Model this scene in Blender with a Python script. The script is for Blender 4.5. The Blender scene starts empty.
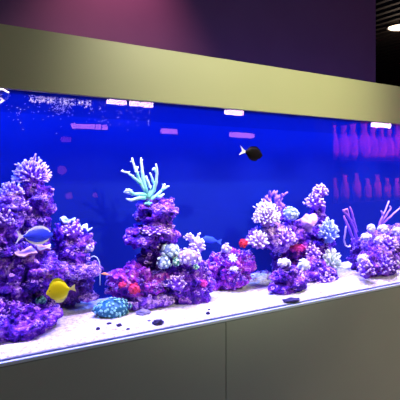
import bpy, bmesh, math, random
from mathutils import Vector, Matrix, noise, Quaternion
R = math.radians
sc = bpy.context.scene
C = sc.collection
# ------------------------------------------------------------------ camera, world, light, exposure
EYE = Vector((0.0, -1.51, 1.40)); F = 500.0
YAW = math.atan(755 / F)                       # angle between the view and the tank's long side
FWD = Vector((math.cos(YAW), math.sin(YAW), 0)); RGT = Vector((math.sin(YAW), -math.cos(YAW), 0))
cam_d = bpy.data.cameras.new('camera'); cam = bpy.data.objects.new('camera', cam_d); C.objects.link(cam)
cam.location = EYE; cam.rotation_euler = (R(90), 0, -(math.pi/2 - YAW))
cam_d.sensor_width = 36; cam_d.lens = F / 400 * 36; cam_d.shift_y = -26 / 400
cam_d.clip_start = 0.02; cam_d.clip_end = 100
cam_d.dof.use_dof = True; cam_d.dof.focus_distance = 1.95; cam_d.dof.aperture_fstop = 14.0
sc.camera = cam
w = bpy.data.worlds.new('world'); sc.world = w; w.use_nodes = True
w.node_tree.nodes['Background'].inputs[0].default_value = (0.10, 0.06, 0.16, 1)
w.node_tree.nodes['Background'].inputs[1].default_value = 0.05
sc.view_settings.view_transform = 'Standard'; sc.view_settings.look = 'None'
sc.view_settings.exposure = 0.0; sc.view_settings.gamma = 1.0; sc.view_settings.use_curve_mapping = False
try:
    sc.cycles.use_denoising = True
    sc.cycles.max_bounces = 10; sc.cycles.transparent_max_bounces = 16; sc.cycles.diffuse_bounces = 5
    sc.cycles.sample_clamp_indirect = 4.0
    sc.cycles.caustics_reflective = False; sc.cycles.caustics_refractive = False
except Exception: pass

def area(name, loc, target, sx, sy, power, col, spread=180):
    l = bpy.data.lights.new(name, 'AREA'); l.shape = 'RECTANGLE'; l.size = sx; l.size_y = sy
    l.energy = power; l.color = col; l.spread = R(spread)
    o = bpy.data.objects.new(name, l); C.objects.link(o); o.location = loc
    d = (Vector(target) - Vector(loc)).normalized()
    o.rotation_euler = d.to_track_quat('-Z', 'Y').to_euler(); return o
def spot(name, loc, target, power, col, size, blend=1.0, rad=0.05):
    l = bpy.data.lights.new(name, 'SPOT'); l.energy = power; l.color = col; l.spot_size = R(size); l.spot_blend = blend
    l.shadow_soft_size = rad
    o = bpy.data.objects.new(name, l); C.objects.link(o); o.location = loc
    d = (Vector(target) - Vector(loc)).normalized()
    o.rotation_euler = d.to_track_quat('-Z', 'Y').to_euler(); return o
TX0, TX1, TD = -0.45, 3.30, 0.50               # tank: left end, right end, depth
ZB, ZS, ZW, ZH = 0.848, 0.880, 1.640, 1.829    # cabinet top, sand, water, hood top
TM = (TX0 + TX1) / 2; TL = TX1 - TX0 - 0.1
area('white_led_bar', (TM, 0.10, 1.80), (TM, 0.17, 0), TL, 0.06, 9, (0.80, 0.60, 1.0), 80)
for _i in range(8):                            # point-like LED pucks along the hood
    _x = TX0 + 0.30 + _i * 0.45
    spot('led_puck', (_x, 0.17, 1.80), (_x, 0.23, 0), 36 if _x > .75 else 25, (0.68, 0.52, 1.0), 95, 0.8, 0.015)
area('blue_led_bar', (TM, 0.36, 1.79), (TM, 0.40, 1.0), TL, 0.05, 44, (0.03, 0.14, 1.0), 120)
spot('ceiling_spot_on_hood', (1.75, -2.4, 3.0), (1.35, 0, 1.80), 390, (1.0, 0.95, 0.62), 38, 1.0, 0.08)
area('hall_ceiling_wash', (3.2, -3.4, 3.1), (2.2, 0, 0.9), 2.5, 1.0, 24, (0.90, 1.0, 0.88), 110)
spot('pink_wall_spot', (1.15, 0.75, 3.15), (1.22, 1.2, 2.28), 110, (1.0, 0.36, 0.34), 72, 1.0, 0.05)
area('violet_wall_uplight', (2.4, 0.85, 1.3), (2.4, 1.2, 2.0), 2.6, 0.1, 12, (0.12, 0.12, 1.0))
spot('warm_cabinet_fill', (3.6, -2.4, 2.6), (2.5, 0, 0.55), 130, (1.0, 0.70, 0.35), 40, 1.0, 0.1)  # unseen spot added to warm the right part of the cabinet
area('pink_rack_light', (8.4, -3.6, 3.0), (8.4, -5.0, 1.5), 2.5, 0.3, 100, (1.0, 0.12, 0.30), 70)

# ------------------------------------------------------------------ helpers
def P(u, v, y):
    """point of the place seen at photo pixel u,v on the plane y (y=0 is the front glass)"""
    d = FWD + RGT * ((u - 200) / F); t = (y - EYE.y) / d.y
    p = EYE + d * t; p.z = EYE.z + t * (174 - v) / F
    return p
def S(u, y):                                    # metres per photo pixel there
    d = FWD + RGT * ((u - 200) / F); return (y - EYE.y) / d.y / F
def tag(o, label=None, cat=None, group=None, kind=None):
    if label: o['label'] = label
    if cat: o['category'] = cat
    if group: o['group'] = group
    if kind: o['kind'] = kind
    return o
def obj(name, bm, mat, parent=None, smooth=True, loc=None):
    me = bpy.data.meshes.new(name)
    if smooth:
        for f in bm.faces: f.smooth = True
    bm.to_mesh(me); bm.free()
    for m in (mat if isinstance(mat, (list, tuple)) else [mat]): me.materials.append(m)
    o = bpy.data.objects.new(name, me); C.objects.link(o)
    if parent: o.parent = parent
    if loc is not None: o.location = loc
    return o
def empty(name, loc, rz=0):
    o = bpy.data.objects.new(name, None); C.objects.link(o); o.location = loc; o.rotation_euler = (0, 0, rz)
    o.empty_display_size = 0.05; return o
def box(bm, x0, x1, y0, y1, z0, z1, bev=0.0):
    g = bmesh.ops.create_cube(bm, size=1)
    vs = g['verts']
    for v in vs:
        v.co = Vector((x0 + (v.co.x + .5) * (x1 - x0), y0 + (v.co.y + .5) * (y1 - y0), z0 + (v.co.z + .5) * (z1 - z0)))
    if bev:
        es = list({e for v in vs for e in v.link_edges})
        bmesh.ops.bevel(bm, geom=es, offset=bev, segments=2, affect='EDGES', profile=0.7)
def boxobj(name, dims, mat, parent=None, bev=0.0):
    bm = bmesh.new(); box(bm, *dims, bev=bev); return obj(name, bm, mat, parent, smooth=False)
def tube(bm, pts, radii, segs=7, lay=None, tips=None):
    rings = []; n = len(pts)
    for i, p in enumerate(pts):
        a = pts[max(0, i - 1)]; b = pts[min(n - 1, i + 1)]
        d = (b - a); d = d.normalized() if d.length > 1e-9 else Vector((0, 0, 1))
        q = d.to_track_quat('Z', 'Y')
        ring = [bm.verts.new(p + q @ Vector((math.cos(k * 2 * math.pi / segs), math.sin(k * 2 * math.pi / segs), 0)) * radii[i]) for k in range(segs)]
        if lay is not None:
            for vv in ring: vv[lay] = tips[i]
        rings.append(ring)
    for i in range(n - 1):
        for k in range(segs):
            bm.faces.new((rings[i][k], rings[i][(k + 1) % segs], rings[i + 1][(k + 1) % segs], rings[i + 1][k]))
    d = (pts[-1] - pts[-2]).normalized()
    c = bm.verts.new(pts[-1] + d * radii[-1] * .8)
    if lay is not None: c[lay] = tips[-1]
    for k in range(segs): bm.faces.new((rings[-1][k], rings[-1][(k + 1) % segs], c))
    bm.faces.new(list(reversed(rings[0])))
def blob(bm, c, r, sub=2, sc3=(1, 1, 1), rot=None, jit=0.0, rng=None, lay=None, val=None):
    g = bmesh.ops.create_icosphere(bm, subdivisions=sub, radius=1)
    off = Vector((rng.uniform(0, 99),) * 3) if rng else Vector()
    for v in g['verts']:
        n0 = v.co.copy()
        k = 1 + (jit * noise.noise(n0 * 2.2 + off) if jit else 0)
        p = Vector((n0.x * sc3[0], n0.y * sc3[1], n0.z * sc3[2])) * r * k
        if rot: p = rot @ p
        if lay is not None: v[lay] = val if val is not None else max(0, n0.z)
        v.co = p + Vector(c)

# ------------------------------------------------------------------ materials
def mat(name, col, rough=0.5, metal=0.0, spec=0.5, emit=None, estr=0, alpha=None):
    m = bpy.data.materials.new(name); m.use_nodes = True
    b = m.node_tree.nodes['Principled BSDF']
    b.inputs['Base Color'].default_value = (*col, 1); b.inputs['Roughness'].default_value = rough
    b.inputs['Metallic'].default_value = metal; b.inputs['Specular IOR Level'].default_value = spec
    if emit: b.inputs['Emission Color'].default_value = (*emit, 1); b.inputs['Emission Strength'].default_value = estr
    return m
def noisy(name, cols, scale=8, rough=0.6, detail=4, bump=0.0, bscale=60, spec=0.3, pos=None, metal=0.0, dist=0.0, sss=0.0):
    m = mat(name, cols[0], rough, metal, spec); nt = m.node_tree; N = nt.nodes; L = nt.links; b = N['Principled BSDF']
    tc = N.new('ShaderNodeTexCoord')
    nz = N.new('ShaderNodeTexNoise'); nz.inputs['Scale'].default_value = scale; nz.inputs['Detail'].default_value = detail
    nz.inputs['Distortion'].default_value = dist
    L.new(tc.outputs['Object'], nz.inputs['Vector'])
    cr = N.new('ShaderNodeValToRGB'); e = cr.color_ramp.elements
    pos = pos or [0.3 + 0.4 * i / (len(cols) - 1) for i in range(len(cols))]
    e[0].position = pos[0]; e[0].color = (*cols[0], 1); e[1].position = pos[-1]; e[1].color = (*cols[-1], 1)
    for i in range(1, len(cols) - 1):
        q = e.new(pos[i]); q.color = (*cols[i], 1)
    L.new(nz.outputs['Fac'], cr.inputs['Fac']); L.new(cr.outputs['Color'], b.inputs['Base Color'])
    if sss:
        b.inputs['Subsurface Weight'].default_value = sss; b.inputs['Subsurface Scale'].default_value = 0.01
    if bump:
        n2 = N.new('ShaderNodeTexNoise'); n2.inputs['Scale'].default_value = bscale; n2.inputs['Detail'].default_value = 3
        L.new(tc.outputs['Object'], n2.inputs['Vector'])
        bp = N.new('ShaderNodeBump'); bp.inputs['Strength'].default_value = bump; bp.inputs['Distance'].default_value = 0.01
        L.new(n2.outputs['Fac'], bp.inputs['Height']); L.new(bp.outputs['Normal'], b.inputs['Normal'])
    return m
def tipmat(name, base, tip, rough=0.5, lo=0.35, hi=0.95, speck=None):
    """coral tissue whose growing tips have a colour of their own (vertex attribute 'tip')"""
    m = mat(name, base, rough, 0, 0.3); nt = m.node_tree; N = nt.nodes; L = nt.links; b = N['Principled BSDF']
    at = N.new('ShaderNodeAttribute'); at.attribute_name = 'tip'
    mr = N.new('ShaderNodeMapRange'); mr.inputs[1].default_value = lo; mr.inputs[2].default_value = hi
    L.new(at.outputs['Fac'], mr.inputs[0])
    mx = N.new('ShaderNodeMix'); mx.data_type = 'RGBA'
    mx.inputs[6].default_value = (*base, 1); mx.inputs[7].default_value = (*tip, 1)
    L.new(mr.outputs[0], mx.inputs[0]); L.new(mx.outputs[2], b.inputs['Base Color'])
    return m
# live rock: coralline purple, magenta and pale pink, with shadow and highlight tones painted in
def rockmat(name, cols, pos, scale=22):
    m = mat(name, cols[0], 0.7, 0, 0.25); nt = m.node_tree; N = nt.nodes; L = nt.links; b = N['Principled BSDF']
    tc = N.new('ShaderNodeTexCoord')
    nz = N.new('ShaderNodeTexNoise'); nz.inputs['Scale'].default_value = scale; nz.inputs['Detail'].default_value = 6
    nz.inputs['Roughness'].default_value = 0.72; nz.inputs['Distortion'].default_value = 0.6
    L.new(tc.outputs['Object'], nz.inputs['Vector'])
    cr = N.new('ShaderNodeValToRGB'); e = cr.color_ramp.elements
    e[0].position = pos[0]; e[0].color = (*cols[0], 1); e[1].position = pos[-1]; e[1].color = (*cols[-1], 1)
    for i in range(1, len(cols) - 1):
        q = e.new(pos[i]); q.color = (*cols[i], 1)
    L.new(nz.outputs['Fac'], cr.inputs['Fac']); L.new(cr.outputs['Color'], b.inputs['Base Color'])
    vo = N.new('ShaderNodeTexVoronoi'); vo.inputs['Scale'].default_value = 130
    L.new(tc.outputs['Object'], vo.inputs['Vector'])
    bp = N.new('ShaderNodeBump'); bp.inputs['Strength'].default_value = 0.7; bp.inputs['Distance'].default_value = 0.006
    L.new(vo.outputs['Distance'], bp.inputs['Height']); L.new(bp.outputs['Normal'], b.inputs['Normal'])
    return m
PUR = rockmat('coralline_purple', [(0.015, 0.002, 0.20), (0.09, 0.010, 0.50), (0.28, 0.045, 0.76), (0.92, 0.58, 1.0)], [0.38, 0.47, 0.56, 0.66])
MAG = rockmat('coralline_magenta', [(0.025, 0.002, 0.20), (0.15, 0.010, 0.46), (0.44, 0.035, 0.58), (0.95, 0.50, 0.95)], [0.38, 0.47, 0.56, 0.68])
PALE = rockmat('coralline_pale', [(0.03, 0.004, 0.25), (0.16, 0.03, 0.62), (0.62, 0.35, 0.90), (1.0, 0.85, 1.0)], [0.36, 0.47, 0.56, 0.66], 30)
WSLAB = rockmat('bleached_rock', [(0.45, 0.40, 0.70), (0.75, 0.70, 0.9), (0.9, 0.88, 0.96), (0.95, 0.95, 1.0)], [0.34, 0.44, 0.55, 0.66])
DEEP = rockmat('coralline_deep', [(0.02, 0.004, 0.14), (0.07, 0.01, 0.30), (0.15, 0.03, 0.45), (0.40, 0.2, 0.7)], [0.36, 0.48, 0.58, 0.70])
PAINT = noisy('olive_champagne_lacquer', [(0.40, 0.41, 0.22), (0.42, 0.43, 0.235)], 3, 0.38, spec=0.5)
CAB = noisy('grey_green_lacquer', [(0.31, 0.345, 0.31), (0.33, 0.365, 0.325)], 3, 0.42, spec=0.4)
DARK = mat('dark_seal', (0.03, 0.035, 0.05), 0.5)
RAIL = mat('pale_glass_edge', (0.62, 0.72, 0.85), 0.25, 0, 0.6)
BLUE = noisy('blue_back_film', [(0.004, 0.012, 0.17), (0.004, 0.018, 0.19)], 2, 0.5, spec=0.05)
SAND = noisy('coral_sand', [(0.38, 0.34, 0.42), (0.66, 0.63, 0.68), (0.86, 0.84, 0.86)], 75, 0.9, 6, bump=0.8, bscale=160, spec=0.1, pos=[0.28, 0.42, 0.6])

def glassmat(name, tint=(1, 1, 1), k=1.0, ior=1.45):
    m = bpy.data.materials.new(name); m.use_nodes = True; nt = m.node_tree; N = nt.nodes; L = nt.links
    N.remove(N['Principled BSDF']); out = N['Material Output']
    tr = N.new('ShaderNodeBsdfTransparent'); tr.inputs[0].default_value = (*tint, 1)
    gl = N.new('ShaderNodeBsdfGlossy'); gl.inputs['Roughness'].default_value = 0.0
    fr = N.new('ShaderNodeFresnel'); fr.inputs[0].default_value = ior
    ge = N.new('ShaderNodeNewGeometry')
    inv = N.new('ShaderNodeMath'); inv.operation = 'SUBTRACT'; inv.inputs[0].default_value = 1
    L.new(ge.outputs['Backfacing'], inv.inputs[1])
    mu = N.new('ShaderNodeMath'); mu.operation = 'MULTIPLY'; L.new(fr.outputs[0], mu.inputs[0]); L.new(inv.outputs[0], mu.inputs[1])
    m2 = N.new('ShaderNodeMath'); m2.operation = 'MULTIPLY'; L.new(mu.outputs[0], m2.inputs[0]); m2.inputs[1].default_value = k
    mx = N.new('ShaderNodeMixShader'); L.new(m2.outputs[0], mx.inputs[0]); L.new(tr.outputs[0], mx.inputs[1]); L.new(gl.outputs[0], mx.inputs[2])
    L.new(mx.outputs[0], out.inputs[0]); return m
GLASS = glassmat('aquarium_glass')
def watermat():
    m = bpy.data.materials.new('water_surface'); m.use_nodes = True; nt = m.node_tree; N = nt.nodes; L = nt.links
    N.remove(N['Principled BSDF']); out = N['Material Output']
    tr = N.new('ShaderNodeBsdfTransparent'); gl = N.new('ShaderNodeBsdfGlossy'); gl.inputs['Roughness'].default_value = 0.05
    lw = N.new('ShaderNodeLayerWeight'); lw.inputs[0].default_value = 0.5
    mr = N.new('ShaderNodeMapRange'); mr.inputs[1].default_value = 0.35; mr.inputs[2].default_value = 0.75
    mr.inputs[3].default_value = 0.02; mr.inputs[4].default_value = 0.92
    L.new(lw.outputs['Facing'], mr.inputs[0])
    tc = N.new('ShaderNodeTexCoord'); nz = N.new('ShaderNodeTexNoise'); nz.inputs['Scale'].default_value = 14; nz.inputs['Detail'].default_value = 2
    L.new(tc.outputs['Object'], nz.inputs['Vector'])
    bp = N.new('ShaderNodeBump'); bp.inputs['Strength'].default_value = 0.25; bp.inputs['Distance'].default_value = 0.02
    L.new(nz.outputs['Fac'], bp.inputs['Height']); L.new(bp.outputs['Normal'], gl.inputs['Normal'])
    mx = N.new('ShaderNodeMixShader'); L.new(mr.outputs[0], mx.inputs[0]); L.new(tr.outputs[0], mx.inputs[1]); L.new(gl.outputs[0], mx.inputs[2])
    L.new(mx.outputs[0], out.inputs[0]); return m
WATER = watermat()

# ------------------------------------------------------------------ the room
WALLM = noisy('violet_wall_paint', [(0.10, 0.045, 0.13), (0.11, 0.05, 0.14)], 4, 0.7, spec=0.2)
ROOMM = mat('dark_room_paint', (0.03, 0.025, 0.035), 0.8)
FLOORM = noisy('dark_floor', [(0.05, 0.045, 0.05), (0.07, 0.065, 0.07)], 5, 0.4)
CEILM = mat('black_ceiling', (0.02, 0.018, 0.02), 0.8)
SLATM = mat('dark_slat', (0.04, 0.034, 0.03), 0.6)
CZ = 3.2
def struct(name, dims, m):
    o = boxobj(name, dims, m); o['kind'] = 'structure'; return o
struct('floor', (-4, 11, -17, 6, -0.1, 0), FLOORM)
struct('ceiling', (-4, 11, -17, 6, CZ + 0.08, CZ + 0.18), CEILM)
struct('wall_back', (-4, 3.58, 1.2, 1.35, 0, CZ + 0.08), WALLM)
struct('wall_far', (-4, 11, 6, 6.1, 0, CZ + 0.08), ROOMM)
struct('wall_left', (-4.1, -4, -17, 6, 0, CZ + 0.08), ROOMM)
struct('wall_right', (11, 11.1, -17, 6, 0, CZ + 0.08), ROOMM)
struct('wall_front', (-4, 11, -17.1, -17, 0, CZ + 0.08), ROOMM)
bm = bmesh.new()
x = 2.7
while x < 8.5:
    box(bm, x, x + 0.06, 1.36, 5.9, CZ, CZ + 0.08); x += 0.16
o = obj('ceiling_slats', bm, SLATM, smooth=False); o['kind'] = 'structure'
# recessed lamp in the slats
pc = Vector((5.36, 2.2, CZ))
t = tag(empty('ceiling_lamp', pc), 'round warm white lamp in the dark slatted ceiling', 'lamp')
bm = bmesh.new(); bmesh.ops.create_cone(bm, cap_ends=True, segments=32, radius1=0.13, radius2=0.13, depth=0.02)
lampm = mat('lamp_lens', (1, 1, 1), 0.5, emit=(1.0, 0.72, 0.50), estr=4.0)
obj('lens', bm, lampm, t, loc=(0, 0, -0.02))
bm = bmesh.new(); bmesh.ops.create_cone(bm, cap_ends=False, segments=32, radius1=0.15, radius2=0.14, depth=0.03)
obj('trim_ring', bm, DARK, t, loc=(0, 0, -0.015))
l = bpy.data.lights.new('ceiling_lamp_light', 'POINT'); l.energy = 3; l.color = (1, .75, .55); l.shadow_soft_size = .1
lo = bpy.data.objects.new('ceiling_lamp_light', l); C.objects.link(lo); lo.location = pc - Vector((0, 0, 0.35))

# linear pendants of the hall, mirrored in the front glass
def mirrored(u, v, z):
    t = (z - EYE.z) * F / (174 - v); d = FWD + RGT * ((u - 200) / F)
    p = EYE + d * t; return Vector((p.x, -p.y, z)), t
pendm = mat('white_pendant_glow', (1, 1, 1), 0.5, emit=(1.0, 0.62, 0.85), estr=48)
pend2 = mat('pink_pendant_glow', (1, .8, .9), 0.5, emit=(1.0, 0.30, 0.50), estr=13)
pend3 = mat('dim_pink_pendant_glow', (1, .8, .9), 0.5, emit=(1.0, 0.15, 0.45), estr=2.6)
for (u0, u1, v, z, m, lab) in [
        (108, 125, 102.3, 2.6, pendm, 'short white bar lamp reflected left of its longer neighbour under the hood'),
        (131, 152, 104.4, 2.6, pendm, 'long white bar lamp reflected near the left end under the hood'),
        (225, 243, 112.8, 2.6, pendm, 'white bar lamp reflected above the black fish'),
        (370, 392, 125.5, 2.6, pendm, 'white bar lamp reflected at the far end under the hood'),
        (74, 99, 126.5, 2.6, pend2, 'pink bar lamp reflected above the left reef'),
        (103, 107, 127.5, 2.6, pend2, 'tiny pink dot lamp reflected beside a pink bar'),
        (162, 176, 131.3, 2.6, pend2, 'short pink bar lamp reflected above the pale branching coral'),
        (230, 254, 135.3, 2.6, pend2, 'long pink bar lamp reflected just above the black fish'),
        (62, 70, 139.5, 2.6, pend3, 'dim pink bar lamp reflected lowest above the left reef')]:
    a, ta = mirrored(u0, v, z); b, tb = mirrored(u1, v, z)
    c, tc_ = mirrored((u0 + u1) / 2, v, z); L_ = (u1 - u0) / F * tc_ / abs(math.sin(YAW))*1.0
    hh = 2.4 / F * tc_
    t = tag(empty('pendant_bar_lamp', c), lab, 'lamp', 'bar lamps of the hall reflected in the glass')
    boxobj('lamp_tube', (-L_ / 2, L_ / 2, -hh, hh, -hh, hh), m, t, bev=hh * .5)
    boxobj('hanging_wire', (-.003, .003, -.003, .003, hh, CZ + 0.08 - z), DARK, t)

for (u, v, rr, m, lab) in [(62, 170, 4.5, pend3, 'dim pink globe lamp reflected right of the large bushy coral'), (95, 195, 2.5, pend3, 'small dim pink globe lamp reflected left of the pale antler coral'),
                           (69, 196, 3.5, pend3, 'faint pink globe lamp reflected above the right reef tower')]:
    d = FWD + RGT * ((u - 200) / F); tt_ = 8.0; p = EYE + d * tt_; p = Vector((p.x, -p.y, EYE.z + tt_ * (174 - v) / F))
    t = tag(empty('globe_lamp', p), lab, 'lamp', 'pink globe lamps of the hall reflected in the glass')
    bm = bmesh.new(); bmesh.ops.create_uvsphere(bm, u_segments=20, v_segments=12, radius=rr / F * tt_); obj('shade', bm, m, t)
    boxobj('hanging_wire', (-.003, .003, -.003, .003, rr / F * tt_, CZ + 0.08 - p.z), DARK, t)

# display rack of the hall, mirrored in the glass at the right
t = tag(empty('display_rack', (8.4, -5.0, 0)), 'dark two tier display rack reflected in the glass', 'rack')
for zz in (0.86, 1.66, 2.6): boxobj('shelf', (-1.3, 1.3, -.2, .2, zz - .02, zz), DARK, t)
for xx in (-1.3, 1.28): boxobj('post', (xx, xx + .02, -.2, .2, 0, 2.6), DARK, t)
def lathe(bm, prof, segs=16):
    rings = [[bm.verts.new((r * math.cos(k * 2 * math.pi / segs), r * math.sin(k * 2 * math.pi / segs), z)) for k in range(segs)] for r, z in prof]
    for i in range(len(rings) - 1):
        for k in range(segs): bm.faces.new((rings[i][k], rings[i][(k + 1) % segs], rings[i + 1][(k + 1) % segs], rings[i + 1][k]))
pinkm = mat('pink_vase_glaze', (0.9, 0.35, 0.6), 0.9, 0, 0.1)
rng = random.Random(4)
bm = bmesh.new(); lathe(bm, [(0.001, 0), (.05, 0), (.085, .12), (.08, .30), (.035, .42), (.045, .52), (.03, .52)])
v0 = obj('tall_vase', bm, pinkm)
ORD = ['first from the left', 'second from the left', 'third from the left', 'fourth from the left', 'fifth from the left', 'sixth from the left', 'seventh from the left', 'eighth from the left', 'last on the right']
first = True
for tier, (zz, h, n) in enumerate(((1.66, 1.15, 9), (0.86, 1.0, 8))):
    for k in range(n):
        o = v0 if first else v0.copy()
        if not first: C.objects.link(o)
        first = False
        o.location = (7.3 + k * 2.25 / (n - 1) + rng.uniform(-.03, .03), -4.95, zz); s = h * rng.uniform(.85, 1.1) * (1.25 if tier == 0 else 1); o.scale = (s, s, s)
        tag(o, 'pink lit vase reflected at right, %s of the %s row' % (ORD[k], 'upper' if tier == 0 else 'lower'), 'vase',
            'upper row of pink vases' if tier == 0 else 'lower row of pink vases')

# ------------------------------------------------------------------ cabinet, tank, hood
cab = tag(empty('aquarium_cabinet', (0, 0, 0)), 'long grey green lacquered cabinet carrying the aquarium', 'cabinet')
SX = P(226, 350, 0).x
boxobj('carcass', (TX0, TX1, 0.02, TD + 0.02, 0.08, ZB - 0.001), CAB, cab)
boxobj('plinth', (TX0 + .02, TX1 - .02, 0.06, TD, 0, 0.08), DARK, cab)
for a, b in ((TX0, SX - 1.1015), (SX - 1.0985, SX - .0015), (SX + .0015, SX + 1.0985), (SX + 1.1015, TX1)):
    if b - a > .05: boxobj('door', (a, b, 0.0, 0.019, 0.09, ZB - 0.004), CAB, cab, bev=0.0012)
tank = tag(empty('aquarium', (0, 0, ZB)), 'long glass aquarium filled with blue lit water on the cabinet', 'aquarium')
def tp(name, d, m, bev=0): 
    return boxobj(name, (d[0], d[1], d[2], d[3], d[4] - ZB, d[5] - ZB), m, tank, bev)
tp('front_glass', (TX0, TX1, 0.0, 0.010, ZB + .001, ZW + 0.01), GLASS)
o = tp('bottom_rail', (TX0, TX1, -0.004, TD, ZB, ZB + 0.010), RAIL, 0.001); o['label'] = 'pale glass edge along the bottom'
tp('seal', (TX0, TX1, 0.0101, 0.016, ZB + 0.0101, ZB + 0.015), mat('grey_seal', (.10, .13, .22), .5))
tp('back_panel', (TX0, TX1, TD - 0.008, TD, ZB + .011, ZH - .03), BLUE)
tp('side_panel', (TX0, TX0 + .008, 0.0101, TD - .008, ZB + .011, ZH - .03), BLUE)
tp('side_panel', (TX1 - .008, TX1, 0.0101, TD - .008, ZB + .011, ZH - .03), BLUE)
bm = bmesh.new(); bmesh.ops.create_grid(bm, x_segments=2, y_segments=2, size=1)
for v in bm.verts: v.co = Vector((TM + v.co.x * (TX1 - TX0 - .02) / 2, 0.25 + v.co.y * .236, ZW - 0.004 - ZB))
o = obj('water_surface', bm, WATER, tank)
# small grey script mark low on the front glass
m0 = P(332, 296, -0.0015); bm = bmesh.new(); pts = []
for k in range(60):
    f = k / 59; pts.append(Vector((f * .055 - .004 * math.sin(f * 38), 0, .004 * math.sin(f * 38 + 1) * (1.4 - f) + .003 * math.sin(f * 9) - .002)))
tube(bm, pts, [.0006] * 60, 5)
for p_ in bm.verts: p_.co.y *= .5
o = obj('maker_mark', bm, mat('grey_print', (.20, .20, .30), .5), tank, loc=(m0.x - .027, -.0012, m0.z - ZB)); o['label'] = 'small grey script mark on the glass'
hood = tag(empty('aquarium_hood', (0, 0, ZW)), 'long olive champagne lacquered hood over the aquarium', 'hood')
bm = bmesh.new()
z0, z1 = 1.646 - ZW, ZH - ZW
box(bm, TX0, TX1, -0.006, 0.012, z0, z1, bev=0.0015)
obj('front_board', bm, PAINT, hood, smooth=False)
boxobj('top_board', (TX0, TX1, 0.0121, TD + .012, z1 - .018, z1), PAINT, hood)
boxobj('rear_board', (TX0, TX1, TD + .001, TD + .012, z0 - .1, z1 - .0181), PAINT, hood)

# ------------------------------------------------------------------ sand
def sandz(x, y):
    z = ZS + 0.010 * noise.noise(Vector((x * 3.1, y * 4, 0))) + 0.004 * noise.noise(Vector((x * 14, y * 14, 3)))
    f = min(1, max(0, (y - .016) / .06)); f = f * f * (3 - 2 * f)
    return (ZB + .0165) * (1 - f) + (z - .004) * f
bm = bmesh.new(); nx, ny = 420, 56
gv = []
for j in range(ny + 1):
    y = 0.0165 + (TD - .0085 - 0.0165) * j / ny
    row = []
    for i in range(nx + 1):
        x = TX0 + .009 + (TX1 - TX0 - .018) * i / nx
        z = sandz(x, y) + 0.0016 * noise.noise(Vector((x * 60, y * 60, 5))) + 0.0012 * noise.noise(Vector((x * 130, y * 130, 9)))
        row.append(bm.verts.new((x, y, z)))
    gv.append(row)
for j in range(ny):
    for i in range(nx): bm.faces.new((gv[j][i], gv[j][i + 1], gv[j + 1][i + 1], gv[j + 1][i]))
bot = [bm.verts.new((v.co.x, v.co.y, ZB + .0115)) for v in gv[0]]
for i in range(nx): bm.faces.new((bot[i], bot[i + 1], gv[0][i + 1], gv[0][i]))
tag(obj('sand', bm, SAND), 'white coral sand covering the aquarium bottom', 'sand', kind='stuff')

# ------------------------------------------------------------------ live rock
def newbm():
    bm = bmesh.new(); return bm, bm.verts.layers.float.new('tip')
CRUSTM = tipmat('pink_highlight_crust', (0.07, 0.01, 0.42), (0.74, 0.42, 1.0), lo=.5, hi=1.0)
def rock(label, u, v, wpx, hpx, y, m=PUR, dep=None, seed=1, name='live_rock', sub=6, rough=1.0, group=None, knob=1.0, cat='rock', tilt=0.0, crust=1.0):
    c = P(u, v, y); s = S(u, y); rx, rz = wpx * s / 2, hpx * s / 2; ry = dep if dep else min(0.14, max(rx * .8, .03))
    bm = bmesh.new(); bmesh.ops.create_icosphere(bm, subdivisions=sub, radius=1)
    o1 = Vector((seed * 3.7, seed * 1.3, seed * 7.1)); rt = Matrix.Rotation(tilt, 3, 'Y')
    for vt in bm.verts:
        n0 = vt.co.normalized(); q = Vector((n0.x * rx, n0.y * ry, n0.z * rz))
        wq = q + Vector((noise.noise(q * 24 + o1), noise.noise(q * 24 + o1 * 2), noise.noise(q * 24 + o1 * 3))) * .012
        a = noise.noise(q * 9 + o1)                                    # big lumps
        led = noise.noise(Vector((q.x * 13, q.y * 13, q.z * 40)) + o1 * 2)     # ledges
        pit = noise.noise(wq * 26 + o1 * 3)
        kn = .62 - noise.voronoi(wq * 42 + o1)[0][0]                   # round nodules
        kn2 = .55 - noise.voronoi(wq * 95 + o1)[0][0]
        big = min(rx, ry, rz)
        d = big * (0.30 * a) + rough * (min(.026, big * .5) * led - min(.045, big * .7) * max(0, -pit - .08)) + knob * (min(.022, big * .42) * kn + min(.009, big * .2) * kn2)
        k = 0.93
        p = q * k + n0 * d
        if tilt: p = rt @ p
        wy = c.y + p.y; wz = c.z + p.z
        if wy < .024: p.y = .024 - c.y
        if wy > .484: p.y = .484 - c.y
        if wz < .864: p.z = .864 - c.z
        vt.co = p
    if crust:  # encrusting polyp curls, added mostly on upward faces to imitate highlight speckle
        rng = random.Random(seed * 13); cb, lay = newbm()
        bm.normal_update(); fs = [f for f in bm.faces if f.normal.z > -.25 and f.calc_center_median().z + c.z > .885]
        ar = [f.calc_area() * (.35 + max(0, f.normal.z)) for f in fs]; tot = sum(f.calc_area() for f in fs)
        for f in (rng.choices(fs, ar, k=int(min(700, tot * 4500 * crust))) if fs else []):
            p = f.calc_center_median()
            if noise.noise(p * 16 + o1) < -.12 + rng.uniform(-.15, .15): continue
            q = (f.normal + Vector([rng.uniform(-.5, .5) for _ in range(3)])).to_track_quat('Z', 'Y'); a = rng.uniform(.0035, .0085)
            n_ = rng.choice((4, 5, 6, 7)); ph = rng.uniform(0, 6)
            rim = [p + q @ Vector((math.cos(ph + k * .95) * a, math.sin(ph + k * .95) * a * .8, .0028 + .0012 * math.sin(k * 2 + ph))) for k in range(n_)]
            tube(cb, [p - f.normal * .002] + rim, [a * .5] + [a * .30] * n_, 5, lay, [0] + [rng.uniform(.45, 1)] * n_)
    o = obj(name, bm, m, loc=c)
    if crust: tag(obj('polyp_highlight_crust', cb, CRUSTM, o), kind='stuff')
    return tag(o, label, cat, group or 'live rocks of the reef')

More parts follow.
